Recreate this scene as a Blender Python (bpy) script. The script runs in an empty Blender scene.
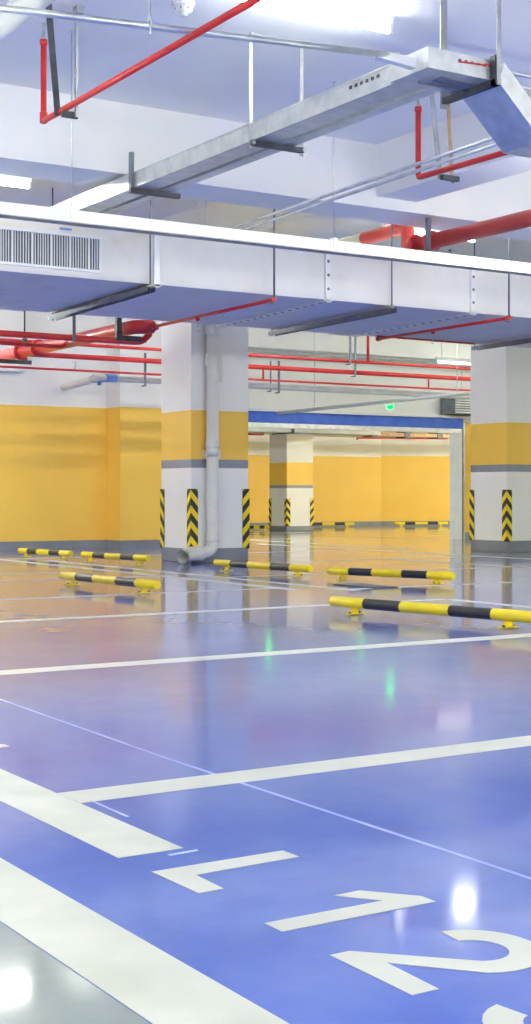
import bpy, bmesh, math, random
from mathutils import Vector, Matrix
random.seed(7)
SC = bpy.context.scene
COL = SC.collection

# ------------------------------------------------------------------ materials
def principled(name, col, rough=0.5, metal=0.0, coat=0.0, spec=0.5):
    m = bpy.data.materials.new(name); m.use_nodes = True
    b = m.node_tree.nodes['Principled BSDF']
    b.inputs['Base Color'].default_value = (*col, 1)
    b.inputs['Roughness'].default_value = rough
    b.inputs['Metallic'].default_value = metal
    b.inputs['Coat Weight'].default_value = coat
    b.inputs['Specular IOR Level'].default_value = spec
    return m, m.node_tree, b

def mottled(name, c1, c2, rough=0.5, metal=0.0, scale=6.0, bump=0.0, detail=4.0, coat=0.0, lo=0.35, hi=0.65, rvar=0.0, stretch=None):
    m, nt, b = principled(name, c1, rough, metal, coat)
    tc = nt.nodes.new('ShaderNodeTexCoord')
    n = nt.nodes.new('ShaderNodeTexNoise'); n.inputs['Scale'].default_value = scale; n.inputs['Detail'].default_value = detail
    if stretch:
        mp = nt.nodes.new('ShaderNodeMapping'); mp.inputs['Scale'].default_value = stretch
        nt.links.new(tc.outputs['Object'], mp.inputs['Vector']); nt.links.new(mp.outputs['Vector'], n.inputs['Vector'])
    else:
        nt.links.new(tc.outputs['Object'], n.inputs['Vector'])
    r = nt.nodes.new('ShaderNodeValToRGB')
    r.color_ramp.elements[0].position = lo; r.color_ramp.elements[0].color = (*c1, 1)
    r.color_ramp.elements[1].position = hi; r.color_ramp.elements[1].color = (*c2, 1)
    nt.links.new(n.outputs['Fac'], r.inputs['Fac']); nt.links.new(r.outputs['Color'], b.inputs['Base Color'])
    if bump:
        bp = nt.nodes.new('ShaderNodeBump'); bp.inputs['Strength'].default_value = bump; bp.inputs['Distance'].default_value = 0.01
        nt.links.new(n.outputs['Fac'], bp.inputs['Height']); nt.links.new(bp.outputs['Normal'], b.inputs['Normal'])
    if rvar:
        mr = nt.nodes.new('ShaderNodeMapRange'); mr.inputs['To Min'].default_value = rough - rvar; mr.inputs['To Max'].default_value = rough + rvar
        nt.links.new(n.outputs['Fac'], mr.inputs['Value']); nt.links.new(mr.outputs['Result'], b.inputs['Roughness'])
    return m

WHITE = mottled('white_wall_paint', (.84, .84, .81), (.87, .87, .84), .6, scale=2.0)
CEILP = mottled('ceiling_paint', (.87, .87, .85), (.90, .90, .88), .7, scale=1.5)
YELLOW = mottled('yellow_wall_paint', (.91, .57, .085), (.93, .60, .095), .5, scale=1.5)
GREYP = mottled('grey_skirting_paint', (.20, .22, .25), (.25, .27, .30), .5, scale=3.0)
BAND = mottled('grey_band_paint', (.24, .26, .30), (.28, .30, .34), .5, scale=3.0)
BLUEP = mottled('blue_header_paint', (.04, .13, .62), (.06, .18, .72), .4, scale=5.0)
RED = mottled('red_pipe_paint', (.64, .03, .03), (.74, .05, .045), .30, scale=6.0)
GALV = mottled('galvanised_steel', (.58, .61, .60), (.74, .76, .75), .36, metal=.8, scale=9.0, rvar=.08)
TRUNK = mottled('white_coated_steel', (.74, .76, .78), (.82, .84, .85), .4, metal=.25, scale=4.0)
DUCT = mottled('duct_board', (.74, .74, .72), (.80, .80, .79), .55, scale=3.0)
DUCTOLD = mottled('stained_duct_board', (.77, .76, .73), (.66, .60, .47), .6, scale=3.0, lo=.55, hi=.8)
STRAP = mottled('strap_steel', (.36, .38, .38), (.48, .50, .50), .45, metal=.5, scale=9.0)
DARK = mottled('dark_steel', (.05, .055, .065), (.09, .095, .11), .5, metal=.3, scale=8.0)
CHANNEL = mottled('channel_steel', (.16, .18, .22), (.22, .24, .28), .45, metal=.4, scale=8.0)
BROWN = mottled('rusty_strap', (.34, .20, .09), (.45, .32, .18), .6, scale=12.0)
PVC = mottled('white_pvc', (.78, .79, .77), (.70, .71, .68), .4, scale=5.0)
CREAM = mottled('cream_lagging', (.66, .68, .60), (.72, .73, .66), .6, scale=5.0)
PIPEGREY = mottled('grey_pvc', (.52, .56, .56), (.60, .63, .63), .45, scale=5.0)
CPBLUE = principled('blue_coupling', (.16, .30, .72), .4)[0]
BARY = mottled('yellow_bar_paint', (.86, .66, .01), (.90, .72, .015), .35, scale=9.0)
BARK = mottled('black_bar_paint', (.015, .016, .02), (.03, .03, .035), .35, scale=9.0)
RUBBER = mottled('black_rubber', (.02, .02, .018), (.035, .033, .028), .6, scale=20.0)
REFY = principled('reflective_yellow', (.88, .68, .02), .4)[0]
SLAT = principled('grille_white', (.78, .80, .84), .4)[0]
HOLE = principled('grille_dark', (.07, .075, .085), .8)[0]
PAINT = mottled('white_road_paint', (.56, .58, .54), (.64, .66, .62), .42, scale=3.0, rvar=.08)
WORNP = mottled('worn_white_road_paint', (.54, .57, .51), (.67, .69, .64), .45, scale=4.0, rvar=.08)
FADED = mottled('thin_paint_trace', (.30, .40, .80), (.60, .66, .88), .35, scale=9.0)
SEAM = mottled('floor_seam_filler', (.22, .30, .75), (.42, .48, .84), .3, scale=3.0)

def floor_mat(name, base, worn, rough, tint=0.0):
    m, nt, b = principled(name, base, .30, coat=1.0, spec=.2)
    b.inputs['Coat IOR'].default_value = 1.5
    tc = nt.nodes.new('ShaderNodeTexCoord')
    n1 = nt.nodes.new('ShaderNodeTexNoise'); n1.inputs['Scale'].default_value = .9; n1.inputs['Detail'].default_value = 6; n1.inputs['Distortion'].default_value = .6
    n2 = nt.nodes.new('ShaderNodeTexNoise'); n2.inputs['Scale'].default_value = 5.0; n2.inputs['Detail'].default_value = 8; n2.inputs['Roughness'].default_value = .7
    mul = nt.nodes.new('ShaderNodeMath'); mul.operation = 'MULTIPLY'
    for n in (n1, n2): nt.links.new(tc.outputs['Object'], n.inputs['Vector'])
    nt.links.new(n1.outputs['Fac'], mul.inputs[0]); nt.links.new(n2.outputs['Fac'], mul.inputs[1])
    r = nt.nodes.new('ShaderNodeValToRGB')
    r.color_ramp.elements[0].position = .17; r.color_ramp.elements[0].color = (*base, 1)
    r.color_ramp.elements[1].position = .36; r.color_ramp.elements[1].color = (*worn, 1)
    nt.links.new(mul.outputs[0], r.inputs['Fac']); nt.links.new(r.outputs['Color'], b.inputs['Base Color'])
    mr = nt.nodes.new('ShaderNodeMapRange'); mr.inputs['From Min'].default_value = .3; mr.inputs['From Max'].default_value = .7
    mr.inputs['To Min'].default_value = rough * .75; mr.inputs['To Max'].default_value = rough * 1.35
    nt.links.new(n1.outputs['Fac'], mr.inputs['Value']); nt.links.new(mr.outputs['Result'], b.inputs['Coat Roughness'])
    return m
FBLUE = floor_mat('blue_epoxy_floor', (.042, .115, .57), (.095, .185, .62), .085)
FGREY = floor_mat('grey_epoxy_floor', (.24, .29, .29), (.33, .375, .37), .075)

def emitter(name, col, strength):
    m = bpy.data.materials.new(name); m.use_nodes = True
    nt = m.node_tree; nt.nodes.remove(nt.nodes['Principled BSDF'])
    e = nt.nodes.new('ShaderNodeEmission'); e.inputs['Color'].default_value = (*col, 1); e.inputs['Strength'].default_value = strength
    nt.links.new(e.outputs[0], nt.nodes['Material Output'].inputs['Surface'])
    return m
TUBE = emitter('lit_tube', (.98, 1.0, .91), 30.0)
TUBEMID = emitter('added_tube_bright', (.98, 1.0, .91), 62.0)
TUBEHI = emitter('added_tube_strong', (.98, 1.0, .91), 300.0)
TUBELO = emitter('lit_tube_weak', (.98, 1.0, .91), 2.5)
GREENL = emitter('lit_green_indicator', (.0, 1.0, .03), 6.0)

# ------------------------------------------------------------------ mesh builder
class MB:
    def __init__(s, origin=(0, 0, 0)):
        s.bm = bmesh.new(); s.o = Vector(origin); s.smooth = False
    def face(s, pts, mi=0, smooth=False):
        vs = [s.bm.verts.new(Vector(p) - s.o) for p in pts]
        f = s.bm.faces.new(vs); f.material_index = mi; f.smooth = smooth
        return f
    def hexa(s, b, t, mi=0):            # bottom 4 points, top 4 points (ccw seen from above)
        B = [s.bm.verts.new(Vector(p) - s.o) for p in b]; T = [s.bm.verts.new(Vector(p) - s.o) for p in t]
        fs = [s.bm.faces.new(B[::-1]), s.bm.faces.new(T)]
        for i in range(4):
            j = (i + 1) % 4; fs.append(s.bm.faces.new((B[i], B[j], T[j], T[i])))
        for f in fs: f.material_index = mi
    def box(s, x0, x1, y0, y1, z0, z1, mi=0):
        s.hexa([(x0, y0, z0), (x1, y0, z0), (x1, y1, z0), (x0, y1, z0)], [(x0, y0, z1), (x1, y0, z1), (x1, y1, z1), (x0, y1, z1)], mi)
    def banded(s, x0, x1, y0, y1, bands):   # bands: [(z0, z1, material index)...]
        c = [(x0, y0), (x1, y0), (x1, y1), (x0, y1)]
        zs = [bands[0][0]] + [b[1] for b in bands]
        rings = [[s.bm.verts.new(Vector((x, y, z)) - s.o) for x, y in c] for z in zs]
        for k, b in enumerate(bands):
            for i in range(4):
                j = (i + 1) % 4
                f = s.bm.faces.new((rings[k][i], rings[k][j], rings[k + 1][j], rings[k + 1][i])); f.material_index = b[2]
        s.bm.faces.new(rings[0][::-1]).material_index = bands[0][2]; s.bm.faces.new(rings[-1]).material_index = bands[-1][2]
    def beam(s, a, b, w, h, mi=0, up=(0, 0, 1)):     # rectangular bar from a to b
        a, b = Vector(a), Vector(b); d = (b - a).normalized(); up = Vector(up)
        if abs(d.dot(up)) > .98: up = Vector((0, 1, 0))
        r = d.cross(up).normalized(); u = r.cross(d).normalized()
        q = lambda p: [p - r*w/2 - u*h/2, p + r*w/2 - u*h/2, p + r*w/2 + u*h/2, p - r*w/2 + u*h/2]
        s.hexa(q(a), q(b), mi)
    def ring_sweep(s, pts, rad, mi=0, seg=16, caps=True, mis=None):
        P = [Vector(p) for p in pts]; n = len(P)
        rads = rad if isinstance(rad, (list, tuple)) else [rad] * n
        T = []
        for i in range(n):
            t = (P[min(i + 1, n - 1)] - P[max(i - 1, 0)])
            T.append(t.normalized() if t.length > 1e-9 else (T[-1] if T else Vector((0, 0, 1))))
        ref = Vector((0, 0, 1)) if abs(T[0].z) < .9 else Vector((0, 1, 0))
        N = (ref - T[0] * ref.dot(T[0])).normalized(); rings = []
        for i in range(n):
            N = (N - T[i] * N.dot(T[i])).normalized(); B = T[i].cross(N)
            rings.append([s.bm.verts.new(P[i] - s.o + (N * math.cos(2*math.pi*k/seg) + B * math.sin(2*math.pi*k/seg)) * rads[i]) for k in range(seg)])
        for i in range(n - 1):
            for k in range(seg):
                j = (k + 1) % seg
                f = s.bm.faces.new((rings[i][k], rings[i][j], rings[i+1][j], rings[i+1][k])); f.smooth = True
                f.material_index = mis[i] if mis else mi
        if caps:
            a = s.bm.faces.new(rings[0][::-1]); b = s.bm.faces.new(rings[-1])
            a.material_index = mis[0] if mis else mi; b.material_index = mis[-1] if mis else mi
    def tube(s, path, r, mi=0, seg=16, bend=None, caps=True):
        P = [Vector(p) for p in path]; bend = bend if bend is not None else r * 2.2
        out = [P[0]]
        for i in range(1, len(P) - 1):
            a, b, c = P[i-1], P[i], P[i+1]
            d1 = (a - b); d2 = (c - b); L = min(bend, d1.length * .45, d2.length * .45)
            p0 = b + d1.normalized() * L; p2 = b + d2.normalized() * L
            for k in range(7):
                t = k / 6; out.append(p0*(1-t)**2 + b*2*t*(1-t) + p2*t*t)
        out.append(P[-1]); s.ring_sweep(out, r, mi, seg, caps)
    def rod(s, a, b, r, mi=0, seg=10): s.ring_sweep([a, b], r, mi, seg)
    def lathe(s, a, axis, prof, mi=0, seg=20):       # prof: [(distance along axis, radius)...]
        a = Vector(a); axis = Vector(axis).normalized()
        ref = Vector((0, 0, 1)) if abs(axis.z) < .9 else Vector((1, 0, 0))
        N = (ref - axis * ref.dot(axis)).normalized(); B = axis.cross(N); rings = []
        for d, r in prof:
            rings.append([s.bm.verts.new(a - s.o + axis*d + (N*math.cos(2*math.pi*k/seg) + B*math.sin(2*math.pi*k/seg))*max(r, 1e-4)) for k in range(seg)])
        for i in range(len(rings) - 1):
            for k in range(seg):
                j = (k + 1) % seg
                f = s.bm.faces.new((rings[i][k], rings[i][j], rings[i+1][j], rings[i+1][k])); f.material_index = mi; f.smooth = True
        s.bm.faces.new(rings[0][::-1]).material_index = mi; s.bm.faces.new(rings[-1]).material_index = mi
    def slab(s, poly, z0, z1, mi=0):                 # flat polygon given in plan, extruded up
        B = [s.bm.verts.new(Vector((x, y, z0)) - s.o) for x, y in poly]; T = [s.bm.verts.new(Vector((x, y, z1)) - s.o) for x, y in poly]
        s.bm.faces.new(B[::-1]).material_index = mi; s.bm.faces.new(T).material_index = mi
        n = len(poly)
        for i in range(n):
            j = (i + 1) % n; s.bm.faces.new((B[i], B[j], T[j], T[i])).material_index = mi
    def build(s, name, mats, parent=None, bevel=0.0):
        bmesh.ops.recalc_face_normals(s.bm, faces=s.bm.faces)
        me = bpy.data.meshes.new(name); s.bm.to_mesh(me); s.bm.free()
        for m in (mats if isinstance(mats, (list, tuple)) else [mats]): me.materials.append(m)
        o = bpy.data.objects.new(name, me); COL.objects.link(o)
        if parent is not None: o.parent = parent
        else: o.location = s.o
        if bevel:
            md = o.modifiers.new('edge', 'BEVEL'); md.width = bevel; md.segments = 2; md.limit_method = 'ANGLE'
        return o

def tag(o, label=None, cat=None, group=None, kind=None):
    if label: o['label'] = label
    if cat: o['category'] = cat
    if group: o['group'] = group
    if kind: o['kind'] = kind
    return o
def thing(name, loc, label, cat, group=None):
    o = bpy.data.objects.new(name, None); COL.objects.link(o); o.location = loc; o.empty_display_size = .1
    return tag(o, label, cat, group)
def struct(name, mb, mats, label=None, bevel=0.0):
    o = mb.build(name, mats, None, bevel); tag(o, label, None, None, 'structure'); return o
def child_of(root):                 # a part builder that shares the root's origin
    b = MB(root.location); return b

CEIL = 3.9
SOF = 3.34
# ================================================================== SETTING
# floor: two grey driving lanes with the blue parking field between them
m = MB()
xs = [(-7, 1.0, 1), (1.0, 12.25, 0), (12.25, 32, 1)]
for x0, x1, mi in xs: m.face([(x0, -5, 0), (x1, -5, 0), (x1, 32, 0), (x0, 32, 0)], mi)
floor = struct('floor', m, [FBLUE, FGREY], 'glossy blue epoxy parking floor with grey driving lanes')

def paint(name, poly, mat=PAINT, z=.003, label=None):
    b = MB(); b.slab(poly, 0.0003, z * .4); o = b.build(name, mat, floor)
    if label: o['label'] = label
    return o
def strip_x(y, x0, x1, w=.145, mat=PAINT, z=.003): return paint('parking_line', [(x0, y-w/2), (x1, y-w/2), (x1, y+w/2), (x0, y+w/2)], mat, z)
def strip_y(x, y0, y1, w=.10, mat=PAINT, z=.0035): return paint('parking_line', [(x-w/2, y0), (x+w/2, y0), (x+w/2, y1), (x-w/2, y1)], mat, z)
paint('lane_edge_line', [(1.002, -5), (1.176, -5), (1.176, 19.6), (1.002, 19.6)], WORNP)
paint('bay_end_line', [(1.395, 2.812), (1.558, 2.812), (1.558, 6.7), (1.395, 6.7)], WORNP)
strip_x(3.437, 1.56, 6.55, .145); strip_x(6.02, 1.40, 7.0, .15); strip_x(8.44, 1.40, 6.95, .12)
strip_x(10.2, 1.40, 6.55, .10); strip_x(12.36, 1.4, 6.5, .10); strip_x(13.42, 1.4, 6.1, .09)
strip_y(6.58, 9.9, 16.6, .12); strip_y(6.97, 9.6, 16.0, .11); strip_y(6.97, 5.9, 8.4, .11)
strip_x(9.75, 6.95, 10.75, .10); strip_x(11.8, 7.0, 10.75, .10); strip_x(14.05, 9.0, 12.2, .10)
strip_y(10.72, 5.0, 14.0, .12); strip_y(12.2, 2.0, 19.5, .14)
strip_x(16.6, 5.5, 12.1, .10); strip_y(13.1, 16.5, 24.0, .12); strip_x(21.5, 13.2, 22.0, .14); strip_x(24.8, 14.2, 24.0, .14)
# thin over-painted trace beside the bay end line
paint('paint_trace', [(1.590, 3.16), (1.598, 3.16), (1.600, 3.36), (1.592, 3.36)], FADED)
paint('paint_trace', [(1.50, 2.765), (1.575, 2.772), (1.578, 2.786), (1.50, 2.78)], FADED)
# long joint in the coating
paint('floor_joint', [(2.040, -2.0), (2.054, -2.0), (2.054, 3.8), (2.115, 6.0), (2.101, 6.0), (2.040, 3.8)], SEAM, .0015)

# bay lettering, read from the lane: up is +X, right is -Y
def letter(poly, z=.0032): return paint('bay_lettering', poly, PAINT, z)
letter([(1.403, 2.671), (1.736, 2.673), (1.737, 2.608), (1.470, 2.599), (1.467, 2.478), (1.408, 2.477)])            # L
letter([(1.413, 2.238), (1.413, 2.177), (1.772, 2.177), (1.772, 2.222), (1.692, 2.320), (1.627, 2.318), (1.688, 2.238)])  # 1
def two(y0):    # y0 = left side of the numeral
    pts = []; W = .232
    cy = y0 - W*.50; cx = 1.643; ro, ri = .118, .058
    outer = [(cx + ro*.98*math.sin(a), cy + ro*math.cos(a)) for a in [math.radians(t) for t in range(8, 215, 12)]]
    inner = [(cx + ri*.98*math.sin(a), cy + ri*math.cos(a)) for a in [math.radians(t) for t in range(8, 215, 12)]]
    poly = [(1.411, y0), (1.466, y0 + .002)]
    poly = outer + [(1.470, y0 - .085), (1.463, y0 - W), (1.409, y0 - W), (1.411, y0), (1.452, y0)] + inner[::-1]
    return poly
letter(two(2.022))
# last numeral: an open bowl whose lower terminal reaches into the frame
def arc_band(cx, cy, rx, ry, t, a0, a1, n=18):
    o = []; i = []
    for k in range(n + 1):
        a = math.radians(a0 + (a1 - a0) * k / n)     # 0 = up (+X), 90 = right (-Y)
        o.append((cx + rx*math.cos(a), cy - ry*math.sin(a))); i.append((cx + (rx - t)*math.cos(a), cy - (ry - t)*math.sin(a)))
    return o + i[::-1]
letter(arc_band(1.510, 1.560, .108, .128, .062, 262, 20))
letter(arc_band(1.668, 1.560, .102, .120, .058, 165, -80), .0034)
letter([(1.385, 4.30), (1.385, 4.24), (1.722, 4.24), (1.722, 4.285), (1.645, 4.38), (1.585, 4.38), (1.640, 4.30)])

# walls
WB = [(0, .12, 2), (.12, 2.1, 1), (2.1, CEIL, 0)]
WM = [WHITE, YELLOW, GREYP]
m = MB(); m.banded(-7, 11.62, 19.34, 19.9, WB); struct('wall_left', m, WM, 'white over yellow wall with grey skirting behind the left bays')
m = MB(); m.banded(9.404, 11.62, 18.9, 19.339, WB); struct('wall_left_jog', m, WM, 'yellow wall jog stepping forward left of the pillar')
m = MB(); m.banded(16.64, 24, 19.7, 19.9, WB); struct('wall_right', m, WM, 'yellow wall strip right of the gate')
m = MB(); m.box(11.62, 16.64, 19.72, 19.9, 2.2, CEIL); struct('wall_gate', m, WHITE, 'white wall above the blue gate header')
B2 = [(0, .11, 2), (.11, 1.77, 1), (1.77, 2.4, 0)]
m = MB(); m.banded(10, 22.2, 29.5, 29.7, B2); struct('wall_back', m, WM, 'far yellow wall seen through the gate')
m = MB()
c = [(22.2, 29.5), (30.0, 25.6), (30.1, 25.8), (22.3, 29.7)]
for z0, z1, mi in ((0, .11, 2), (.11, 1.80, 1), (1.80, 2.4, 0)): m.slab(c, z0, z1, mi)
struct('wall_back_right', m, WM, 'far yellow wall turning towards the gate')
m = MB(); m.box(9.8, 10, 19.9, 29.7, 0, 2.4); struct('wall_inner_left', m, WHITE)
m = MB(); m.box(30, 30.2, 19.9, 25.8, 0, 2.4); struct('wall_inner_right', m, WHITE)
m = MB(); m.banded(-7.2, -7, -5, 19.9, WB); struct('wall_west', m, WM)
m = MB(); m.banded(24, 24.2, -5, 19.9, WB); struct('wall_east', m, WM)
m = MB(); m.banded(-7, 24, -5.2, -5, WB); struct('wall_front', m, WM)
m = MB(); m.box(-7.2, 24.2, -5.2, 19.9, CEIL, CEIL + .2); struct('ceiling', m, CEILP, 'pale painted concrete ceiling')
m = MB(); m.box(9.8, 30.2, 19.9, 29.7, 2.26, 2.4); struct('ceiling_inner', m, CEILP)

# beams
def beam(x0, x1, y0, y1, z0, label=None, z1=CEIL):
    m = MB(); m.box(x0, x1, y0, y1, z0, z1); return struct('ceiling_beam', m, WHITE, label)
beam(-7, 24, 10.10, 10.63, SOF, 'deep white ceiling beam crossing above the long air duct')
beam(-7, 24, 14.62, 15.2, SOF, 'white ceiling beam on the pillar row')
beam(-7, 24, 4.3, 4.8, SOF)
beam(11.62, 24, 19.25, 19.70, 3.16, 'white ceiling beam along the wall above the gate')
beam(-7, 8.05, 19.18, 19.339, 2.58, 'white beam along the top of the left wall')
for x in (7.55, 13.4): 
    for ya, yb in ((-5, 4.3), (4.8, 10.10), (10.63, 14.62), (15.2, 19.25)):
        beam(x, x + .45, ya, yb, 3.44)

# pillars
def pillar(x, y, w, d, top, bands, label):
    m = MB((x, y, 0)); m.banded(x, x + w, y, y + d, bands)
    o = struct('pillar', m, [WHITE, YELLOW, GREYP, BAND], label, .012); return o
PB = lambda top: [(0, .165, 2), (.165, 1.115, 0), (1.115, 1.215, 3), (1.215, 1.79, 1), (1.79, top, 0)]
P1 = (8.14, 14.50); P2 = (13.17, 14.65); P3 = (17.06, 26.1)
pillar(*P1, .79, .745, SOF, PB(SOF), 'square white pillar with yellow band and a drain pipe on its face')
pillar(*P2, .95, .76, SOF, PB(SOF), 'square white pillar with yellow band cut by the right edge')
pillar(*P3, .70, .72, 2.26, [(0, .105, 2), (.105, .945, 0), (.945, 1.01, 3), (1.01, 1.51, 1), (1.51, 2.26, 0)], 'white pillar with yellow band standing beyond the gate')

# ================================================================== CORNER GUARDS
def clip(poly, z0, z1):
    def half(P, keep, z):
        out = []
        for i in range(len(P)):
            a, b = P[i], P[(i + 1) % len(P)]; ka, kb = keep(a[1]), keep(b[1])
            if ka: out.append(a)
            if ka != kb:
                t = (z - a[1]) / (b[1] - a[1]); out.append((a[0] + (b[0] - a[0]) * t, z))
        return out
    P = half(poly, lambda z: z >= z0, z0)
    return half(P, lambda z: z <= z1, z1) if P else P
def guard(cx, cy, dx, dy, z0, z1, label):
    # pillar corner at (cx, cy); its arms run along (dx,0) and (0,dy) over the pillar faces
    w, t, eps = .088, .008, .0015
    m = MB((cx, cy, z0))
    x1 = cx + dx*w; y1 = cy + dy*w; ox = cx - dx*t; oy = cy - dy*t
    g = .0008
    m.box(min(ox, x1), max(ox, x1), min(oy, cy - dy*g), max(oy, cy - dy*g), z0, z1)
    m.box(min(ox, cx - dx*g), max(ox, cx - dx*g), min(cy - dy*g, y1), max(cy - dy*g, y1), z0, z1)
    p, th, sl = .178, .088, 1.15
    k = z0 - .10
    while k < z1 + .2:
        q = clip([(0, k), (w + t, k - (w + t)*sl), (w + t, k - (w + t)*sl + th), (0, k + th)], z0 + .004, z1 - .004)
        if len(q) >= 3:
            m.face([(ox + dx*s, oy - dy*eps, z) for s, z in q], 1)
            m.face([(ox - dx*eps, oy + dy*s, z) for s, z in q], 1)
        k += p
    return tag(m.build('corner_guard', [RUBBER, REFY]), label, 'corner guard', 'chevron corner guards on the pillars')
def guards(P, w, d, which, za=.155, zb=.868):
    x, y = P
    for key, label in which:
        if key == 'front': guard(x, y, 1, 1, za, zb, label)
        if key == 'right': guard(x + w, y, -1, 1, za, zb, label)
        if key == 'left': guard(x, y + d, 1, -1, za, zb, label)
guards(P1, .79, .745, [('front', 'yellow and black chevron guard left of the drain pipe on the pillar'),
                      ('right', 'yellow and black striped guard on the right edge of the drain pipe pillar'),
                      ('left', 'thin striped guard on the left edge of the drain pipe pillar')])
guards(P2, .95, .76, [('front', 'chevron guard facing forward on the pillar cut by the right edge'),
                      ('left', 'striped guard on the left edge of the pillar beside the gate post')])
guards(P3, .70, .72, [('front', 'small chevron guard on the middle edge of the far pillar beyond the gate'),
                      ('right', 'small striped guard on the right edge of the far pillar beyond the gate'),
                      ('left', 'small striped guard on the left edge of the far pillar beyond the gate')], .106, .715)

# ================================================================== PARKING BARS
def bar(a, b, label, r=.036, zc=.078):
    a = Vector((a[0], a[1], zc)); b = Vector((b[0], b[1], zc)); d = (b - a).normalized(); n = Vector((-d.y, d.x, 0))
    mid = (a + b) / 2; root = thing('parking_bar', (mid.x, mid.y, 0), label, 'parking bar', 'striped parking bars')
    L = (b - a).length; m = MB(root.location)
    cuts = [0, .185, .375, .615, .81, 1.0]; pts = []; mis = []; rad = []
    pts.append(a); rad.append(r * .86); pts.append(a + d * .006); rad.append(r); mis.append(0)
    for k, c in enumerate(cuts[1:]):
        e = c * L - (.006 if k == 4 else 0)
        pts.append(a + d * e); rad.append(r); mis.append(0 if k % 2 == 0 else 1)
    pts.append(b); rad.append(r * .86); mis.append(0)
    m.ring_sweep(pts, rad, 0, 20, True, mis); m.build('rail', [BARY, BARK], root)
    for t in (.125, .875):
        p = a + d * (L * t); q = MB(root.location)
        q.beam((p.x, p.y, .006), (p.x, p.y, zc - r * .6), .07, .010, 0, n)
        base = [p + d*sx*.035 + n*sy*.062 for sx, sy in ((-1, -1), (1, -1), (1, 1), (-1, 1))]
        q.hexa([(v.x, v.y, .0045) for v in base], [(v.x, v.y, .011) for v in base])
        for sy in (-1, 1): q.lathe((p.x + n.x*sy*.045, p.y + n.y*sy*.045, .011), (0, 0, 1), [(0, .010), (.008, .010), (.010, .006)], 1, 8)
        q.build('leg', [BARY, DARK], root)
    return root
bar((5.524, 7.892), (5.795, 6.18), 'largest striped parking bar, reaching out of the right edge')
bar((7.72, 11.09), (8.124, 9.734), 'striped parking bar right of centre, behind the largest bar')
bar((7.607, 13.023), (7.729, 11.40), 'striped parking bar starting at the foot of the drain pipe')
bar((5.253, 11.717), (5.322, 10.03), 'striped parking bar alone on the orange-reflecting floor at left')
bar((7.095, 17.143), (7.26, 15.93), 'striped parking bar farthest left, near the yellow wall')
bar((7.286, 15.645), (7.473, 14.30), 'striped parking bar just left of the pillar foot, near the yellow wall')
bar((19.23, 28.75), (20.72, 28.65), 'tiny striped bar at the far wall, right of the far pillar')
bar((21.72, 28.30), (23.25, 28.1), 'tiny striped bar at the far wall, beside the gate post')
bar((16.45, 26.9), (16.95, 26.65), 'tiny striped bar at the left foot of the far pillar')

# drain cover on the floor behind the large bar
g = thing('drain_cover', (7.35, 10.0, 0), 'flat dark drain cover on the floor between the two right bars', 'drain cover')
m = child_of(g); m.box(7.22, 7.48, 9.70, 10.30, .001, .008); m.build('frame', DARK, g)
m = child_of(g)
for k in range(9): m.box(7.24, 7.46, 9.73 + k*.062, 9.765 + k*.062, .008, .013)
m.build('grating', CHANNEL, g)

# ================================================================== DRAIN PIPE ON THE PILLAR
px, py, pr = 8.372, 14.405, .072
root = thing('drain_pipe', (px, py, 0), 'white plastic drain pipe running down the pillar to an open elbow', 'pipe')
m = child_of(root); m.tube([(px, py, SOF - .02), (px, py, .125), (px - .24, py - .02, .115)], pr, 0, 20, .14, True); m.build('downpipe', PVC, root)
m = child_of(root)
A0 = Vector((px - .15, py - .012, .118))
m.tube([A0, (px - .32, py - .03, .116), (px - .47, py - .14, .084)], pr + .010, 0, 20, .12, False)
m.tube([A0, (px - .32, py - .03, .116), (px - .465, py - .137, .085)], pr - .004, 1, 20, .12, False)
m.lathe((px - .14, py - .012, .118), (-1, -.05, 0), [(0, pr), (.0, pr + .016), (.03, pr + .016), (.03, pr)], 0, 20)
m.build('outlet_elbow', [PVC, CREAM], root)
for z in (1.40, .30, 2.72):
    m = child_of(root); m.lathe((px, py, z - .05), (0, 0, 1), [(0, pr), (.004, pr + .010), (.02, pr + .010), (.08, pr + .007), (.10, pr + .007), (.104, pr)], 0, 20); m.build('coupling', PVC, root)
m = child_of(root)
for s in (-1, 1): m.box(px + s*pr - .006, px + s*pr + .024*s + .006, py - .012, 14.499, 1.22, 1.32)
m.lathe((px, py, 1.245), (0, 0, 1), [(0, pr + .004), (.05, pr + .004)], 0, 20); m.build('pipe_clamp', GALV, root)
m = child_of(root)   # torn plastic wrap hanging from the upper joint
m.beam((px + .09, py - .04, 2.44), (px + .085, py - .05, 2.12), .05, .006); m.beam((px - .075, py - .02, 2.46), (px - .10, py - .03, 2.30), .04, .006)
m.build('torn_wrapping', CREAM, root)

# ================================================================== GATE
root = thing('shutter_gate', (14.1, 19.70, 0), 'roller shutter gate with blue header and pale steel posts', 'gate')
m = child_of(root); m.box(11.62, 16.55, 19.56, 19.715, 1.975, 2.155); m.build('header', BLUEP, root)
m = child_of(root); m.box(11.62, 16.70, 19.50, 19.715, 2.156, 2.20); m.build('header_cap', TRUNK, root)
m = child_of(root); m.box(11.62, 16.533, 19.58, 19.715, 1.895, 1.974); m.build('bottom_rail', GALV, root)
m = child_of(root); m.box(16.36, 16.545, 19.58, 19.70, 0.002, 1.894); m.build('post', TRUNK, root)
m = child_of(root); m.box(11.62, 11.80, 19.58, 19.86, 0.002, 1.894); m.build('post', TRUNK, root)
m = child_of(root); m.box(16.565, 16.635, 19.62, 19.70, 0.002, 2.155); m.box(16.565, 16.60, 19.57, 19.62, .002, 2.155); m.build('guide_rail', GALV, root)

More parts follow.
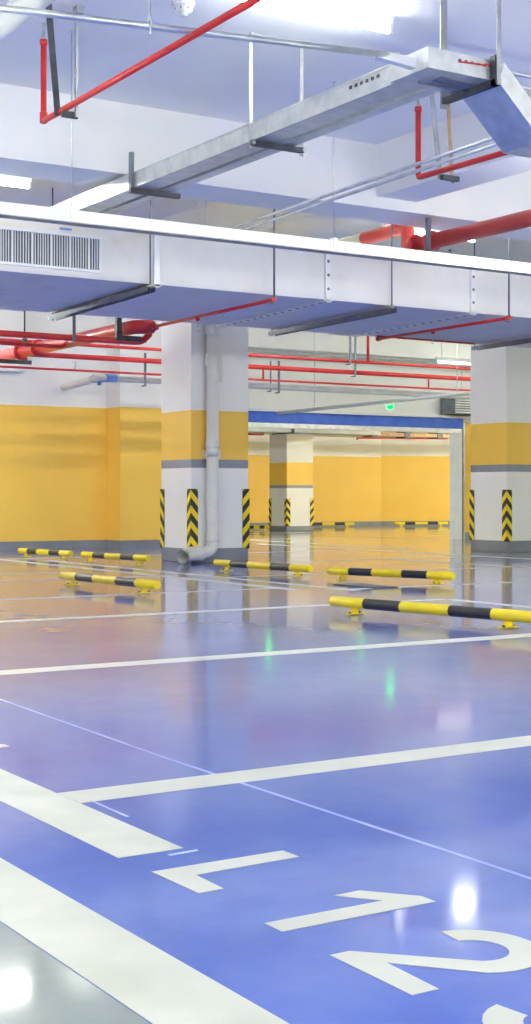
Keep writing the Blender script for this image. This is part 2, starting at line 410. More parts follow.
# ================================================================== CEILING LIGHTS
def lamp(x, y, z, L, label, group='batten ceiling lights', hung=0, mat=None):
    root = thing('ceiling_light', (x, y, z), label, 'ceiling light', group)
    m = MB(root.location); m.hexa([(x-L/2, y-.022, z-.055), (x+L/2, y-.022, z-.055), (x+L/2, y+.022, z-.055), (x-L/2, y+.022, z-.055)],
                                  [(x-L/2, y-.045, z), (x+L/2, y-.045, z), (x+L/2, y+.045, z), (x-L/2, y+.045, z)])
    for s in (-1, 1): m.box(x + s*(L/2 - .012) - .010, x + s*(L/2 - .012) + .010, y-.018, y+.018, z-.105, z-.054)
    m.build('housing', SLAT, root)
    m = MB(root.location); m.rod((x-L/2+.022, y, z-.085), (x+L/2-.022, y, z-.085), .018, 0, 14); m.build('tube', mat or TUBE, root)
    if hung:
        for sx in (-.4, .4):
            m = MB(root.location); m.rod((x + sx*L, y, z), (x + sx*L, y, CEIL), .005, 0, 8); m.build('suspension_rod', GALV, root)
lamp(5.00, 7.37, CEIL, 1.25, 'lit batten light on the ceiling at the top of the picture, above the cable tray')
lamp(4.30, 11.6, 3.58, 1.2, 'lit batten light glowing at the left, above the air grille', hung=1)
lamp(9.25, 11.45, 3.56, 1.2, 'lit batten light glowing behind the thick red pipe at right', hung=1)
lamp(16.1, 19.0, 3.16, 1.25, 'lit batten light near the gate, half hidden by the pipes', hung=1, mat=TUBELO)
HID = 'unseen batten light added outside the view for its light'
for x, y in ((-3, -2.5), (1, -2.5), (5, -2.5), (9, -2.5), (-3, .3), (0, .3), (3, .3), (6, .3), (9, .3), (13, .3), (-4, 3.2), (-1, 3.2), (4.6, 3.2), (1.9, 6.4), (1.9, 8.6), (8.3, 7.6), (7.4, 5.7), (7.2, 3.2), (10, 3.2), (14, 3.2),
             (-4, 6.5), (-1, 6.5), (1.2, 7.2), (9.8, 6.2), (13, 7.0), (17, 7.5), (21, 8), (-3, 10.9), (.2, 11.2), (2.0, 14.0), (-2, 16), (1.0, 17.2), (4.2, 17.6), (17.5, 12.5), (21.5, 12.5), (20, 16.8)):
    lamp(x, y, 2.95, 1.25, HID, hung=1, mat=TUBEMID)  # unseen extra lamps, added only to brighten and even out the garage
for x in (2.9, 4.4, 5.9): lamp(x, 18.0, 3.05, 1.25, HID, hung=1, mat=TUBEMID)  # added out of frame to light the left wall clear of the pipes
for x in (8.4, 9.8, 11.2, 13.9, 15.6, 17.2, 19): lamp(x, 15.7, 3.47, 1.25, 'unseen batten light added behind the long air duct to brighten the far end', hung=1)  # added out of sight to lift the dark area past the duct
for x, y in ((12.0, 21.3), (20.5, 20.7), (23.0, 20.7), (26.0, 20.9), (28.5, 21.5)): lamp(x, y, 2.26, 1.25, HID, mat=TUBEHI)  # invented strong lamps, kept out of sight, brightening the room beyond the gate

# ================================================================== MAIN CABLE TRAY
X0 = 5.03
root = thing('cable_tray', (5.2, 8.5, 3.185), 'galvanised cable tray running back under the ceiling and dropping at the right', 'cable tray')
m = child_of(root); m.box(X0, X0 + .185, 6.56, 14.5, 3.185, 3.30); m.box(X0 - .006, X0 + .008, 6.56, 14.5, 3.296, 3.306); m.build('tray_section', GALV, root)
m = child_of(root); m.box(X0 + .235, X0 + .33, 6.56, 14.5, 3.185, 3.29); m.build('tray_section', GALV, root)
m = child_of(root); m.slab([(X0 - .03, 6.21), (5.52, 6.21), (5.52, 6.56), (X0 + .33, 6.56), (X0 - .03, 6.56)], 3.185, 3.302); m.build('tray_bend', GALV, root)
m = child_of(root); m.box(5.18, 5.46, 6.30, 6.40, 3.176, 3.186); m.box(5.12, 5.46, 6.44, 6.452, 3.172, 3.186); m.build('tray_seam', CHANNEL, root)
m = child_of(root)
m.hexa([(5.521, 6.21, 3.185), (5.86, 6.21, 2.885), (5.86, 6.55, 2.885), (5.521, 6.55, 3.185)], [(5.565, 6.21, 3.302), (5.92, 6.21, 2.99), (5.92, 6.55, 2.99), (5.565, 6.55, 3.302)])
m.box(5.862, 8.4, 6.21, 6.55, 2.884, 2.99); m.build('tray_drop', GALV, root)
for k in range(6):
    m = child_of(root); m.box(X0 - .004, X0, 6.70 + k*.055, 6.725 + k*.055, 3.255, 3.275); m.build('slot', DARK, root)
    m = child_of(root); m.box(5.22 + k*.045, 5.24 + k*.045, 6.206, 6.21, 3.255, 3.268); m.build('slot', DARK, root)
m = child_of(root); m.rod((5.40, 6.204, 3.262), (5.22, 6.206, 3.252), .005); m.rod((5.40, 6.204, 3.262), (5.445, 6.204, 3.27), .007); m.build('earth_wire', RED, root)
# loose cover plate from the conduit into the tray corner
m = child_of(root); m.hexa([(4.80, 6.41, 3.262), (5.03, 6.30, 3.20), (5.03, 6.36, 3.20), (4.80, 6.45, 3.262)], [(4.80, 6.41, 3.30), (5.03, 6.30, 3.26), (5.03, 6.36, 3.26), (4.80, 6.45, 3.30)]); m.build('conduit_entry', TRUNK, root)

# its hangers
r = thing('tray_hanger', (5.22, 8.12, 3.15), 'black support arm on two straps under the middle of the cable tray', 'hanger', 'cable tray hangers')
m = child_of(r); m.box(5.02, 5.44, 8.10, 8.14, 3.15, 3.184); m.build('support_arm', DARK, r)
for x in (5.025, 5.435):
    m = child_of(r); m.box(x - .014, x + .014, 8.128, 8.134, 3.13, CEIL); m.box(x - .018, x + .05, 8.09, 8.15, CEIL - .012, CEIL - .001); m.build('hanger_strap', STRAP, r)
    m = child_of(r); m.lathe((x, 8.088, 3.165), (0, 1, 0), [(0, .014), (.012, .014)], 0, 8); m.build('bolt', GALV, r)
r = thing('tray_hanger', (5.48, 6.4, 3.15), 'black support bar under the tray corner hung on two pale straps', 'hanger', 'cable tray hangers')
m = child_of(r); m.box(5.455, 5.495, 6.16, 6.66, 3.148, 3.184); m.box(5.455, 5.495, 6.165, 6.205, 3.148, 3.32); m.build('support_arm', DARK, r)
m = child_of(r); m.box(5.462, 5.49, 6.156, 6.164, 3.148, CEIL); m.build('hanger_strap', STRAP, r)
m = child_of(r); m.box(5.445, 5.495, 6.64, 6.648, 3.12, CEIL); m.build('hanger_strap', STRAP, r)
r = thing('tray_hanger', (5.2, 9.95, 3.13), 'black L-shaped bracket holding the cable tray at the ceiling beam', 'hanger', 'cable tray hangers')
m = child_of(r); m.box(5.0, 5.44, 9.86, 9.90, 3.145, 3.184); m.build('support_arm', DARK, r)
m = child_of(r); m.box(5.0, 5.028, 9.86, 9.90, 3.1845, 3.46); m.build('upright', CHANNEL, r)

# slanting conduit
root = thing('conduit', (3.7, 6.63, 3.28), 'bluish steel conduit crossing the top of the picture to the cable tray', 'conduit')
m = child_of(root); m.rod((1.2, 7.15, 3.28), (4.93, 6.385, 3.28), .019, 0, 16); m.build('pipe', GALV, root)
m = child_of(root); m.rod((3.50, 6.68, 3.30), (3.50, 6.68, CEIL), .005); m.build('hanger_rod', GALV, root)
m = child_of(root)
ring = [Vector((3.50, 6.68, 3.285)) + Vector((.20*.03*math.sin(a), .98*.032*math.sin(a), .036*math.cos(a))) for a in [2*math.pi*k/20 for k in range(21)]]
m.ring_sweep(ring, .006, 0, 8, False); m.lathe((3.50, 6.68, 3.318), (0, 0, 1), [(0, .012), (.02, .012)], 0, 8); m.lathe((3.50, 6.68, 3.235), (0, 0, 1), [(0, .010), (.02, .010)], 0, 8); m.build('pipe_ring', GALV, root)

# grey pipe in the top left corner
root = thing('grey_pipe', (2.6, 6.5, 3.42), 'thick grey pipe in the top left corner under the ceiling', 'pipe')
m = child_of(root); m.rod((3.07, 2.0, 3.50), (3.07, 10.09, 3.50), .070, 0, 20); m.build('pipe', PIPEGREY, root)
m = child_of(root); m.lathe((3.07, 6.0, 3.50), (0, 1, 0), [(0, .071), (.0, .078), (.09, .078), (.09, .071)], 0, 20); m.build('coupling', PVC, root)
m = child_of(root); m.rod((3.07, 8.2, 3.56), (3.07, 8.2, CEIL), .006); m.build('hanger_rod', GALV, root)

# smoke detectors
def detector(x, y, label, s=1.0):
    root = thing('smoke_detector', (x, y, CEIL), label, 'smoke detector')
    m = MB(root.location); m.lathe((x, y, CEIL), (0, 0, -1), [(0, .062*s), (.02*s, .062*s), (.024*s, .052*s)], 0, 24); m.build('base', SLAT, root)
    m = MB(root.location); m.lathe((x, y, CEIL - .024*s), (0, 0, -1), [(0, .05*s), (.022*s, .054*s), (.034*s, .046*s), (.036*s, .026*s), (.052*s, .024*s), (.056*s, .012*s)], 0, 24); m.build('sensor_head', PVC, root)
    for k in range(8):
        m = MB(root.location); a = 2*math.pi*k/8; m.box(x + .049*s*math.cos(a) - .006, x + .049*s*math.cos(a) + .006, y + .049*s*math.sin(a) - .006, y + .049*s*math.sin(a) + .006, CEIL - .05*s, CEIL - .038*s); m.build('vent', CHANNEL, root)
detector(4.34, 7.83, 'round white smoke detector on the ceiling at the top edge', 1.1)
detector(7.62, 13.85, 'small white detector above the perforated trunking, left of centre', 1.1)

# ================================================================== SPRINKLER BRANCHES
def sprinkler(x, y, zc, up, root, r=.014):
    m = MB(root.location); s = 1 if up else -1
    m.lathe((x, y, zc), (0, 0, s), [(0, r*1.25), (.03, r*1.25), (.031, r*.75), (.062, r*.7), (.064, r*.5), (.098, r*.35), (.099, r*1.7), (.104, r*1.7)], 0, 14)
    m.build('sprinkler_head', GALV, root)
root = thing('sprinkler_pipe', (3.75, 8.68, 3.26), 'red sprinkler pipe with upright drop at the top left', 'sprinkler pipe', 'red sprinkler branches')
m = child_of(root); m.tube([(3.76, 8.68, 3.79), (3.76, 8.68, 3.26), (3.715, 4.81, 3.26)], .020, 0, 16, .03)
m.lathe((3.76, 8.68, 3.76), (0, 0, 1), [(0, .020), (.002, .026), (.035, .026), (.037, .018)], 0, 16); m.lathe((3.76, 8.68, 3.245), (0, 0, 1), [(0, .018), (.004, .026), (.07, .026), (.074, .020)], 0, 16)
m.build('pipe', RED, root); sprinkler(3.76, 8.68, 3.79, True, root)
r = thing('pipe_hanger', (3.77, 8.3, 3.2), 'black and grey strap pair holding the red sprinkler pipe at top left', 'hanger', 'pipe hangers')
m = child_of(r); m.beam((3.745, 8.42, 3.235), (3.60, 8.24, 3.9), .006, .042, 0, (1, 0, 0)); m.build('hanger_strap', DARK, r)
m = child_of(r); m.box(3.80, 3.815, 8.26, 8.285, 3.20, CEIL); m.box(3.79, 3.84, 8.22, 8.29, CEIL - .05, CEIL - .001); m.build('hanger_strap', STRAP, r)
m = child_of(r); m.box(3.725, 3.83, 8.29, 8.32, 3.20, 3.238); m.build('angle_bracket', DARK, r)
root = thing('sprinkler_pipe', (6.87, 8.65, 3.25), 'red sprinkler pipe with upright drop at the upper right', 'sprinkler pipe', 'red sprinkler branches')
m = child_of(root); m.tube([(6.86, 8.64, 3.79), (6.86, 8.64, 3.25), (6.94, 4.81, 3.25)], .022, 0, 16, .03)
m.lathe((6.86, 8.64, 3.76), (0, 0, 1), [(0, .022), (.002, .028), (.035, .028), (.037, .018)], 0, 16); m.build('pipe', RED, root); sprinkler(6.86, 8.64, 3.79, True, root)
r = thing('pipe_hanger', (6.75, 8.3, 3.2), 'grey and brown strap pair holding the red sprinkler pipe at upper right', 'hanger', 'pipe hangers')
m = child_of(r); m.beam((6.90, 8.42, 3.20), (6.86, 8.48, CEIL), .045, .006, 0, (0, 1, 0)); m.build('hanger_strap', STRAP, r)
m = child_of(r); m.beam((7.06, 8.47, 3.20), (7.06, 8.53, CEIL), .030, .006, 0, (0, 1, 0)); m.build('hanger_strap', BROWN, r)
m = child_of(r); m.box(6.88, 7.04, 8.36, 8.40, 3.19, 3.226); m.build('angle_bracket', DARK, r)

# paired thin conduits along the depth
for dx, dz, lab in ((0, 0, 'upper'), (.10, -.01, 'lower')):
    root = thing('conduit', (6.64 + dx, 9, 3.22 + dz), f'thin pale conduit running back beside the upper right sprinkler pipe, {lab} of the pair', 'conduit', 'paired thin conduits')
    m = child_of(root); m.rod((6.42 + dx, 6.6, 3.22 + dz), (6.70 + dx, 12.6, 3.22 + dz), .014, 0, 12); m.build('pipe', GALV, root)
    m = child_of(root); m.rod((6.69 + dx, 11.8, 3.22 + dz), (6.69 + dx, 11.8, CEIL), .004); m.build('hanger_rod', GALV, root)
for dy, z, lab in ((0, 3.50, 'upper'), (.10, 3.46, 'lower')):
    m = MB((6.6, 6.9 + dy, z)); m.rod((5.9, 6.84 + dy, z), (9.5, 6.84 + dy, z), .012, 0, 12)
    tag(m.build('conduit', GALV), f'thin brass-coloured conduit behind the dropping tray at the right edge, {lab} one', 'conduit', 'thin conduits at the right edge')

# ================================================================== LONG AIR DUCT WITH ITS TRUNKING
YF, YB, ZB, ZT = 11.0, 13.26, 2.636, 3.075
root = thing('air_duct', (8, 12.1, ZB), 'long pale rectangular air duct with a grille, spanning the picture', 'air duct')
m = child_of(root); m.box(5.84, 13.0, YF, YB, ZB, ZT); m.build('duct_body', DUCT, root)
m = child_of(root); m.box(2.0, 5.80, YF, YB, ZB, ZT); m.build('duct_body', DUCTOLD, root)['label'] = 'stained left section of the air duct'
for x in (5.82, 7.64, 9.42):
    m = child_of(root)
    m.hexa([(x - .05, YF - .028, ZB - .016), (x + .05, YF - .028, ZB - .016), (x + .22, YB + .02, ZB - .016), (x + .12, YB + .02, ZB - .016)], [(x - .05, YF - .028, ZB - .001), (x + .05, YF - .028, ZB - .001), (x + .22, YB + .02, ZB - .001), (x + .12, YB + .02, ZB - .001)]); m.box(x - .028, x + .028, YF - .028, YF - .001, ZB - .028, ZT)
    f = m.build('flange', TRUNK, root)
    if x > 6:
        for k in range(14): m = child_of(root); m.lathe((x + .17*(.14 + k*.15)/2.3, YF + .12 + k*.15, ZB - .016), (0, 0, -1), [(0, .021), (.004, .019)], 0, 8); m.build('bolt', CHANNEL, f)
        for k in range(3): m = child_of(root); m.lathe((x, YF - .028, ZB + .10 + k*.13), (0, -1, 0), [(0, .016), (.004, .014)], 0, 8); m.build('bolt', CHANNEL, f)
gx0, gx1, gz0, gz1 = 4.10, 5.29, 2.690, 2.998
m = child_of(root); t = .022
m.box(gx0, gx1, YF - .022, YF - .001, gz0, gz0 + t); m.box(gx0, gx1, YF - .022, YF - .001, gz1 - t, gz1)
m.box(gx0, gx0 + t, YF - .022, YF - .001, gz0 + t, gz1 - t); m.box(gx1 - t, gx1, YF - .022, YF - .001, gz0 + t, gz1 - t)
gr = m.build('air_grille', SLAT, root)
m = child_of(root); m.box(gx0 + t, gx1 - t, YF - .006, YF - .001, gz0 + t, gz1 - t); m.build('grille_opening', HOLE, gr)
m = child_of(root); k = gx0 + .03; i = 0
while k < gx1 - .03:
    w = .018 if i % 7 == 0 else .007; m.box(k, k + w, YF - .018, YF - .007, gz0 + t, gz1 - t); k += w + .0145 + .004*random.random(); i += 1
m.build('slats', SLAT, gr)
m = child_of(root); m.box(4.91, 5.02, YF - .004, YF - .001, 3.026, 3.046); m.build('sticker', CPBLUE, root)['label'] = 'small blue sticker above the grille'

# white trunking hung on thin rods in front of the duct
YT = 8.70
root = thing('cable_trunking', (7, YT, 2.62), 'long white perforated trunking hung on thin rods in front of the air duct', 'cable trunking')
m = child_of(root); m.box(1.2, 12.0, YT, YT + .10, 2.623, 2.702); m.build('body', TRUNK, root)
m = child_of(root); m.box(1.2, 12.0, YT - .004, YT + .10, 2.616, 2.6225); m.build('bottom_lip', STRAP, root)
for k in range(6): m = child_of(root); m.box(4.66 + k*.045, 4.68 + k*.045, YT - .003, YT - .0005, 2.640, 2.66); m.build('slot', SLAT, root)
for x in (3.98, 6.12):
    m = child_of(root); m.box(x - .018, x + .018, YT - .007, YT + .05, 2.64, 2.722); m.build('clip', TRUNK, root)
    m = child_of(root); m.rod((x, YT + .02, 2.71), (x, YT + .02, CEIL), .0045); m.lathe((x, YT + .02, CEIL), (0, 0, -1), [(0, .022), (.008, .022), (.010, .006)], 0, 12); m.build('hanger_rod', GALV, root)

# channels below the duct
def duct_hanger(x, label, rods=True):
    root = thing('duct_hanger', (x, YF, ZB - .04), label, 'hanger', 'channel hangers under the air duct')
    m = MB(root.location)
    sk = .11; ya, yb = YF - .07, YB + .02
    def bar3(o0, o1, z0, z1): m.hexa([(x+o0, ya, z0), (x+o1, ya, z0), (x+o1+sk, yb, z0), (x+o0+sk, yb, z0)], [(x+o0, ya, z1), (x+o1, ya, z1), (x+o1+sk, yb, z1), (x+o0+sk, yb, z1)])
    bar3(-.045, .045, ZB - .038, ZB - .031); bar3(-.045, -.038, ZB - .075, ZB - .038); bar3(.038, .045, ZB - .075, ZB - .038)
    m.build('channel', CHANNEL, root)
    x0 = x
    for y in (YF - .05, YB + .015):
        x = x0 + (.11 if y > YF else 0)
        m = MB(root.location); m.rod((x, y, ZB - .08), (x, y, CEIL), .007); m.build('threaded_rod', CHANNEL, root)
        m = MB(root.location); m.lathe((x, y, ZB - .03), (0, 0, 1), [(0, .016), (.014, .016)], 0, 6); m.build('nut', GALV, root)
duct_hanger(5.74, 'dark channel hanger under the duct just right of the grille')
duct_hanger(8.37, 'dark channel hanger under the middle of the duct')
duct_hanger(11.30, 'dark channel hanger under the duct in front of the right pillar')

# thick red main above the duct
root = thing('fire_main', (8.37, 9.5, 3.15), 'thick red fire main at the upper right ending at a bright elbow', 'fire pipe')
m = child_of(root); m.tube([(8.35, 4.82, 3.15), (8.35, 10.50, 3.15)], .073, 0, 24); m.build('pipe', RED, root)
for y in (10.30, 10.52): m = child_of(root); m.lathe((8.35, y, 3.15), (0, 1, 0), [(0, .073), (.0, .10), (.035, .10), (.035, .073)], 0, 24); m.build('coupling', RED, root)
m = child_of(root); m.tube([(8.35, 10.50, 3.15), (8.37, 10.70, 3.15), (8.50, 10.86, 3.39), (8.52, 11.60, 3.39)], .066, 0, 20, .12); m.build('offset_bend', RED, root)
m = child_of(root); m.rod((8.52, 11.60, 3.39), (8.545, 13.15, 3.39), .062, 0, 20); m.build('lagged_section', CREAM, root)
r = thing('pipe_hanger', (8.38, 10.2, 3.0), 'dark square frame hanger around the end of the thick red main', 'hanger', 'pipe hangers')
m = child_of(r); m.box(8.20, 8.24, 10.19, 10.23, 3.0, SOF + .0); m.build('upright', CHANNEL, r)
m = child_of(r); m.box(8.20, 8.52, 10.19, 10.23, 3.0, 3.05); m.build('support_arm', CHANNEL, r)
m = child_of(r); m.box(8.48, 8.52, 10.19, 10.23, 3.05, 3.075); m.build('stop', CHANNEL, r)

# sprinkler drops under the duct
def under_branch(x, y0, y1, ysp, label, extra):
    root = thing('sprinkler_pipe', (x, y0, 2.57), label, 'sprinkler pipe', 'red sprinkler branches')
    m = MB(root.location); m.rod((x, y0, 2.57), (x + .05, y1, 2.57), .017, 0, 14)
    for y in (y0, y1): m.lathe((x + (.05 if y == y1 else 0), y - .02, 2.57), (0, 1, 0), [(0, .018), (.0, .026), (.045, .026), (.045, .018)], 0, 14)
    m.lathe((x + .03, ysp, 2.575), (0, 0, -1), [(0, .024), (.035, .022), (.05, .014)], 0, 12)
    m.build('pipe', RED, root); sprinkler(x + .03, ysp, 2.53, False, root, .011)
    m = MB(root.location); m.box(x - .022, x + .022, y0 + .01, y0 + .03, 2.53, 2.565); m.rod((x + .024, y0 + .02, 2.55), (x + .024, y0 + .02, CEIL), .010); m.build('hanger_rod', CHANNEL, root)
    if extra:
        m = MB(root.location); m.tube([(x + .05, y1, 2.57), (x + .05, y1 + .03, 2.605), (x + 1.5, y1 + .03, 2.60)], .012, 0, 12, .02); m.build('feed_pipe', RED, root)
under_branch(6.95, 10.86, 13.25, 12.3, 'thin red sprinkler branch under the duct leading to the drain pipe pillar', False)
under_branch(9.66, 10.72, 12.95, 11.95, 'thin red sprinkler branch under the duct at right', True)

# ================================================================== PIPES BEHIND THE DUCT
root = thing('fire_main', (6.95, 16, 2.6), 'thick red fire main running back under the ceiling at left', 'fire pipe')
m = child_of(root); m.tube([(6.98, 19.17, 2.60), (6.95, 13.60, 2.60), (7.12, 13.54, 2.60)], .076, 0, 24, .16)
m.lathe((7.10, 13.545, 2.60), (1, -.15, 0), [(0, .076), (.03, .072), (.07, .03), (.09, .028)], 0, 20); m.build('pipe', RED, root)
for y in (16.2, 16.75): m = child_of(root); m.lathe((6.96, y, 2.60), (0, 1, 0), [(0, .078), (0, .104), (.05, .104), (.05, .078)], 0, 24); m.build('coupling', RED, root)
r = thing('pipe_hanger', (6.95, 13.9, 2.5), 'black bracket under the red main left of the drain pipe pillar', 'hanger', 'pipe hangers')
m = child_of(r); m.box(6.80, 7.16, 13.74, 13.78, 2.455, 2.515); m.build('support_arm', DARK, r)
m = child_of(r); m.box(6.80, 6.86, 13.74, 13.78, 2.515, 3.44); m.build('upright', DARK, r)
r = thing('pipe_hanger', (6.95, 17.3, 2.5), 'black bracket under the red main at the left edge', 'hanger', 'pipe hangers')
m = child_of(r); m.box(6.70, 7.20, 17.0, 17.04, 2.47, 2.52); m.build('support_arm', DARK, r)
m = child_of(r); m.box(6.98 + .10, 7.14, 17.0, 17.04, 2.52, 2.80); m.rod((7.11, 17.02, 2.80), (7.11, 17.02, CEIL), .010); m.build('upright', DARK, r)

def run(name, path, r, mat, label, group, cat='pipe', extras=(), bend=None):
    root = thing(name, path[0], label, cat, group)
    m = MB(root.location); m.tube(path, r, 0, 14, bend); m.build('pipe', mat, root)
    for e in extras: e(root)
    return root
G = 'red pipes behind the air duct'
def hang(x, y, z0, mat=CHANNEL, w=.035, z1=CEIL):
    def f(root):
        m = MB(root.location); m.box(x - w/2, x + w/2, y - .06, y - .052, z0, z1); m.box(x - w/2, x + w/2, y - .052, y + .03, z0, z0 + .012); m.build('hanger_strap', mat, root)
    return f
def drop(x, y, z0, z1, r, mat=RED):
    def f(root):
        m = MB(root.location); m.rod((x, y, z0), (x, y, z1), r); m.build('riser', mat, root)
    return f
def pend(x, y, z):
    def f(root): sprinkler(x, y, z, True, root, .016)
    return f
run('fire_pipe', [(3.0, 13.80, 2.46), (7.13, 13.80, 2.46), (7.13, 13.62, 2.53)], .034, RED, 'red pipe bending up into the fire main, highest at the left edge', G, extras=[hang(6.30, 13.8, 2.41)], bend=.10)
run('fire_pipe', [(3.0, 15.3, 2.53), (6.86, 15.3, 2.53), (6.93, 15.3, 2.58)], .024, RED, 'thinner red pipe joining the fire main at the left, second from the top', G, bend=.05)
run('fire_pipe', [(6.0, 17.2, 2.785), (23.9, 17.2, 2.785)], .022, RED, 'thin red pipe high behind the pillars, topmost of three', G, extras=[hang(12.33, 17.2, 2.73), drop(12.70, 17.2, 2.785, CEIL, .022)])
run('fire_pipe', [(7.02, 17.25, 2.628), (23.9, 17.25, 2.628)], .034, RED, 'thicker red pipe behind the pillars, middle of three', G, extras=[hang(12.46, 17.25, 2.56), drop(10.87, 17.25, 2.45, 2.628, .014), drop(13.9, 17.25, 2.46, 2.628, .014)])
run('fire_pipe', [(5.5, 17.3, 2.452), (23.9, 17.3, 2.452)], .015, RED, 'thinnest red pipe behind the pillars, lowest of three', G, extras=[pend(7.95, 17.3, 2.46)])
root = run('waste_pipe', [(8.70, 19.33, 2.385), (8.36, 17.45, 2.385), (23.9, 17.45, 2.34)], .046, PIPEGREY, 'grey waste pipe turning to the left wall with a blue coupling', None, extras=[hang(9.04, 17.45, 2.29, z1=2.75), hang(11.23, 17.45, 2.28, z1=2.75), hang(11.12, 17.50, 2.30, z1=2.75, w=.02)], bend=.12)
m = MB(root.location); m.rod((8.698, 19.33, 2.385), (8.43, 17.82, 2.385), .052, 0, 16); m.build('stub', PVC, root)
m = MB(root.location); m.rod((8.40, 17.68, 2.385), (8.48, 17.45, 2.385), .056, 0, 16); m.rod((8.46, 17.45, 2.385), (8.62, 17.45, 2.385), .056, 0, 16); m.rod((8.42, 17.55, 2.40), (8.42, 17.55, 2.29), .03); m.build('coupling', CPBLUE, root)
# conduits under the beam above the gate
for k, (z, lab) in enumerate(((3.13, 'upper'), (3.07, 'lower'))):
    m = MB((12, 19.4, z)); m.rod((11.7, 19.42 + .05*k, z), (23.9, 19.42 + .05*k, z), .018, 0, 10)
    tag(m.build('conduit', GALV), f'thin grey conduit under the beam above the gate, {lab} one', 'conduit', 'conduits above the gate')
# grey conduit with green indicator
root = run('conduit', [(13.839, 16.2, 2.31), (12.553, 19.49, 2.13)], .028, PIPEGREY, 'grey conduit rising towards the right pillar above the gate', None, cat='conduit', extras=[drop(12.82, 18.8, 2.17, 3.895, .006, GALV), drop(13.76, 16.4, 2.30, 3.435, .006, GALV)])
def indicator(x, y, z, zt, label):
    root = thing('indicator_lamp', (x, y, z), label, 'indicator lamp', 'green bay indicator lamps')
    m = MB(root.location); m.lathe((x, y, z), (0, 0, 1), [(0, .045), (.03, .05), (.035, .02)], 0, 16); m.rod((x, y, z + .03), (x, y, zt), .006); m.build('mount', PVC, root)
    m = MB(root.location); m.lathe((x, y, z), (0, 0, -1), [(0, .05), (.02, .052), (.045, .04), (.06, .016)], 0, 16); m.build('dome', GREENL, root)
indicator(13.335, 17.49, 2.175, 2.23, 'green glowing indicator lamp below the grey conduit above the gate')
indicator(14.36, 22.6, 2.19, 2.255, 'green indicator lamp beyond the gate, seen only as a floor reflection, left one')
indicator(15.97, 21.85, 2.19, 2.255, 'green indicator lamp beyond the gate, seen only as a floor reflection, right one')
# short box duct and tray beside the gate head
root = thing('duct_box', (16.9, 19.4, 2.22), 'grey louvred duct box above the right end of the gate header', 'duct box')
m = child_of(root); m.box(16.14, 17.9, 19.30, 19.69, 2.225, 2.54); m.build('body', CHANNEL, root)
m = child_of(root)
for k in range(7): m.box(16.15, 17.89, 19.285, 19.30, 2.24 + k*.043, 2.262 + k*.043)
m.build('louvres', GALV, root)
root = thing('cable_tray', (16.3, 18.5, 2.5), 'short pale cable tray sloping past the duct box by the right pillar', 'cable tray')
m = child_of(root); m.hexa([(15.55, 17.6, 2.40), (16.6, 17.6, 2.36), (16.6, 18.0, 2.36), (15.55, 18.0, 2.54)], [(15.55, 17.6, 2.43), (16.6, 17.6, 2.39), (16.6, 18.0, 2.39), (15.55, 18.0, 2.57)]); m.build('tray_floor', GALV, root)
m = child_of(root); m.box(15.55, 16.6, 17.99, 18.0, 2.36, 2.62); m.rod((15.6, 17.8, 2.45), (15.6, 17.8, CEIL), .008); m.rod((16.5, 17.8, 2.39), (16.5, 17.8, CEIL), .008); m.build('tray_side', TRUNK, root)

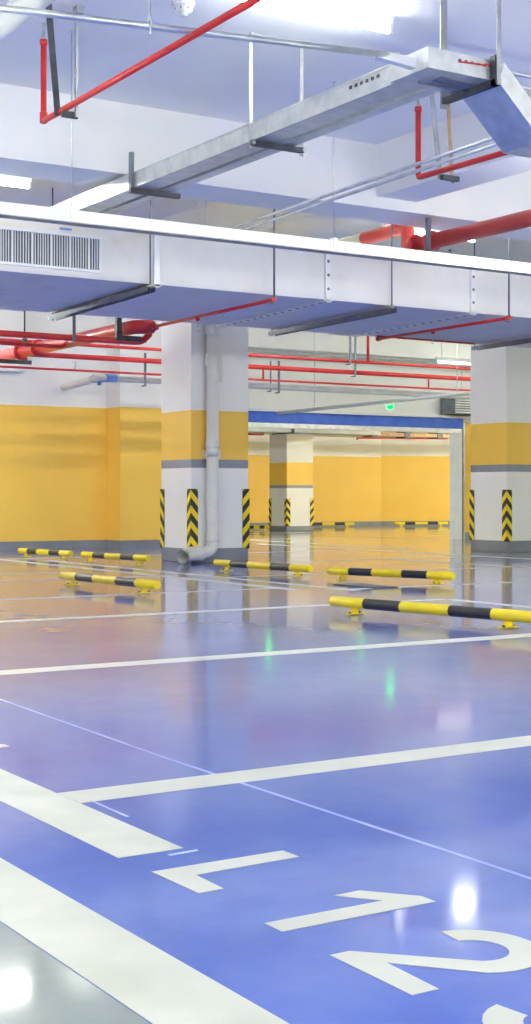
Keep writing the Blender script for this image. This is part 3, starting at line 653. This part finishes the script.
# ================================================================== BEYOND THE GATE
root = thing('air_duct', (15, 23.5, 2.0), 'pale flat duct under the ceiling beyond the gate', 'air duct')
m = child_of(root); m.box(12.2, 17.6, 23.4, 24.1, 2.03, 2.16); m.build('duct_body', PIPEGREY, root)
for x in (13.0, 15.4): m = child_of(root); m.box(x, x + .06, 23.38, 24.12, 2.01, 2.255); m.build('hanger_strap', DARK, root)
root = thing('cable_tray', (19.0, 25, 2.1), 'brown-sided cable tray under the ceiling beyond the gate', 'cable tray')
m = child_of(root); m.box(17.9, 24.5, 24.4, 24.7, 2.06, 2.14); m.build('tray_section', BROWN, root)
for k in range(6): m = child_of(root); m.box(18.1 + k*.9, 18.25 + k*.9, 24.38, 24.72, 2.04, 2.255); m.build('hanger_strap', DARK, root)
for i, (x, y, lab) in enumerate(((14.9, 25.4, 'left of the far pillar'), (17.4, 25.2, 'in front of the far pillar'), (21.8, 25.0, 'near the gate post'))):
    m = MB((x, y, 2.15)); m.box(x, x + .9, y, y + .1, 2.12, 2.18); m.box(x + .1, x + .13, y + .04, y + .06, 2.18, 2.262); m.box(x + .77, x + .8, y + .04, y + .06, 2.18, 2.262)
    tag(m.build('channel_bar', DARK), f'dark channel bar under the ceiling beyond the gate, {lab}', 'channel bar', 'channel bars beyond the gate')
run('fire_pipe', [(13.0, 26.0, 2.10), (16.4, 26.0, 2.10), (16.4, 26.0, 2.262)], .022, RED, 'thin red pipe under the ceiling left of the far pillar', 'red pipes beyond the gate')
run('fire_pipe', [(18.6, 25.6, 2.02), (18.6, 25.6, 2.06), (21.2, 25.6, 2.10), (21.2, 25.6, 2.262)], .018, RED, 'thin red pipe under the ceiling right of the far pillar', 'red pipes beyond the gate')
run('fire_pipe', [(22.4, 24.6, 1.98), (22.4, 24.6, 2.03), (24.5, 24.6, 2.06), (24.5, 24.6, 2.262)], .018, RED, 'thin red pipe under the ceiling beside the gate post', 'red pipes beyond the gate')

# ================================================================== WORLD, CAMERA, VIEW
w = bpy.data.worlds.new('world'); SC.world = w; w.use_nodes = True
w.node_tree.nodes['Background'].inputs['Color'].default_value = (.6, .65, .75, 1); w.node_tree.nodes['Background'].inputs['Strength'].default_value = .3
cam = bpy.data.cameras.new('camera'); co = bpy.data.objects.new('camera', cam); COL.objects.link(co)
co.location = (0, 0, .8); co.rotation_euler = (math.radians(90), 0, math.radians(-32.3072))
cam.sensor_width = 36; cam.lens = 1419.31 / 1024 * 36; cam.shift_y = -(512 - 494.6) / 1024; cam.clip_end = 200
SC.camera = co
SC.cycles.max_bounces = 14; SC.cycles.diffuse_bounces = 8; SC.cycles.glossy_bounces = 6
SC.cycles.sample_clamp_indirect = 12.0
SC.view_settings.view_transform = 'Standard'; SC.view_settings.look = 'None'
SC.view_settings.exposure = 1.2; SC.view_settings.gamma = 1.0; SC.view_settings.use_curve_mapping = False
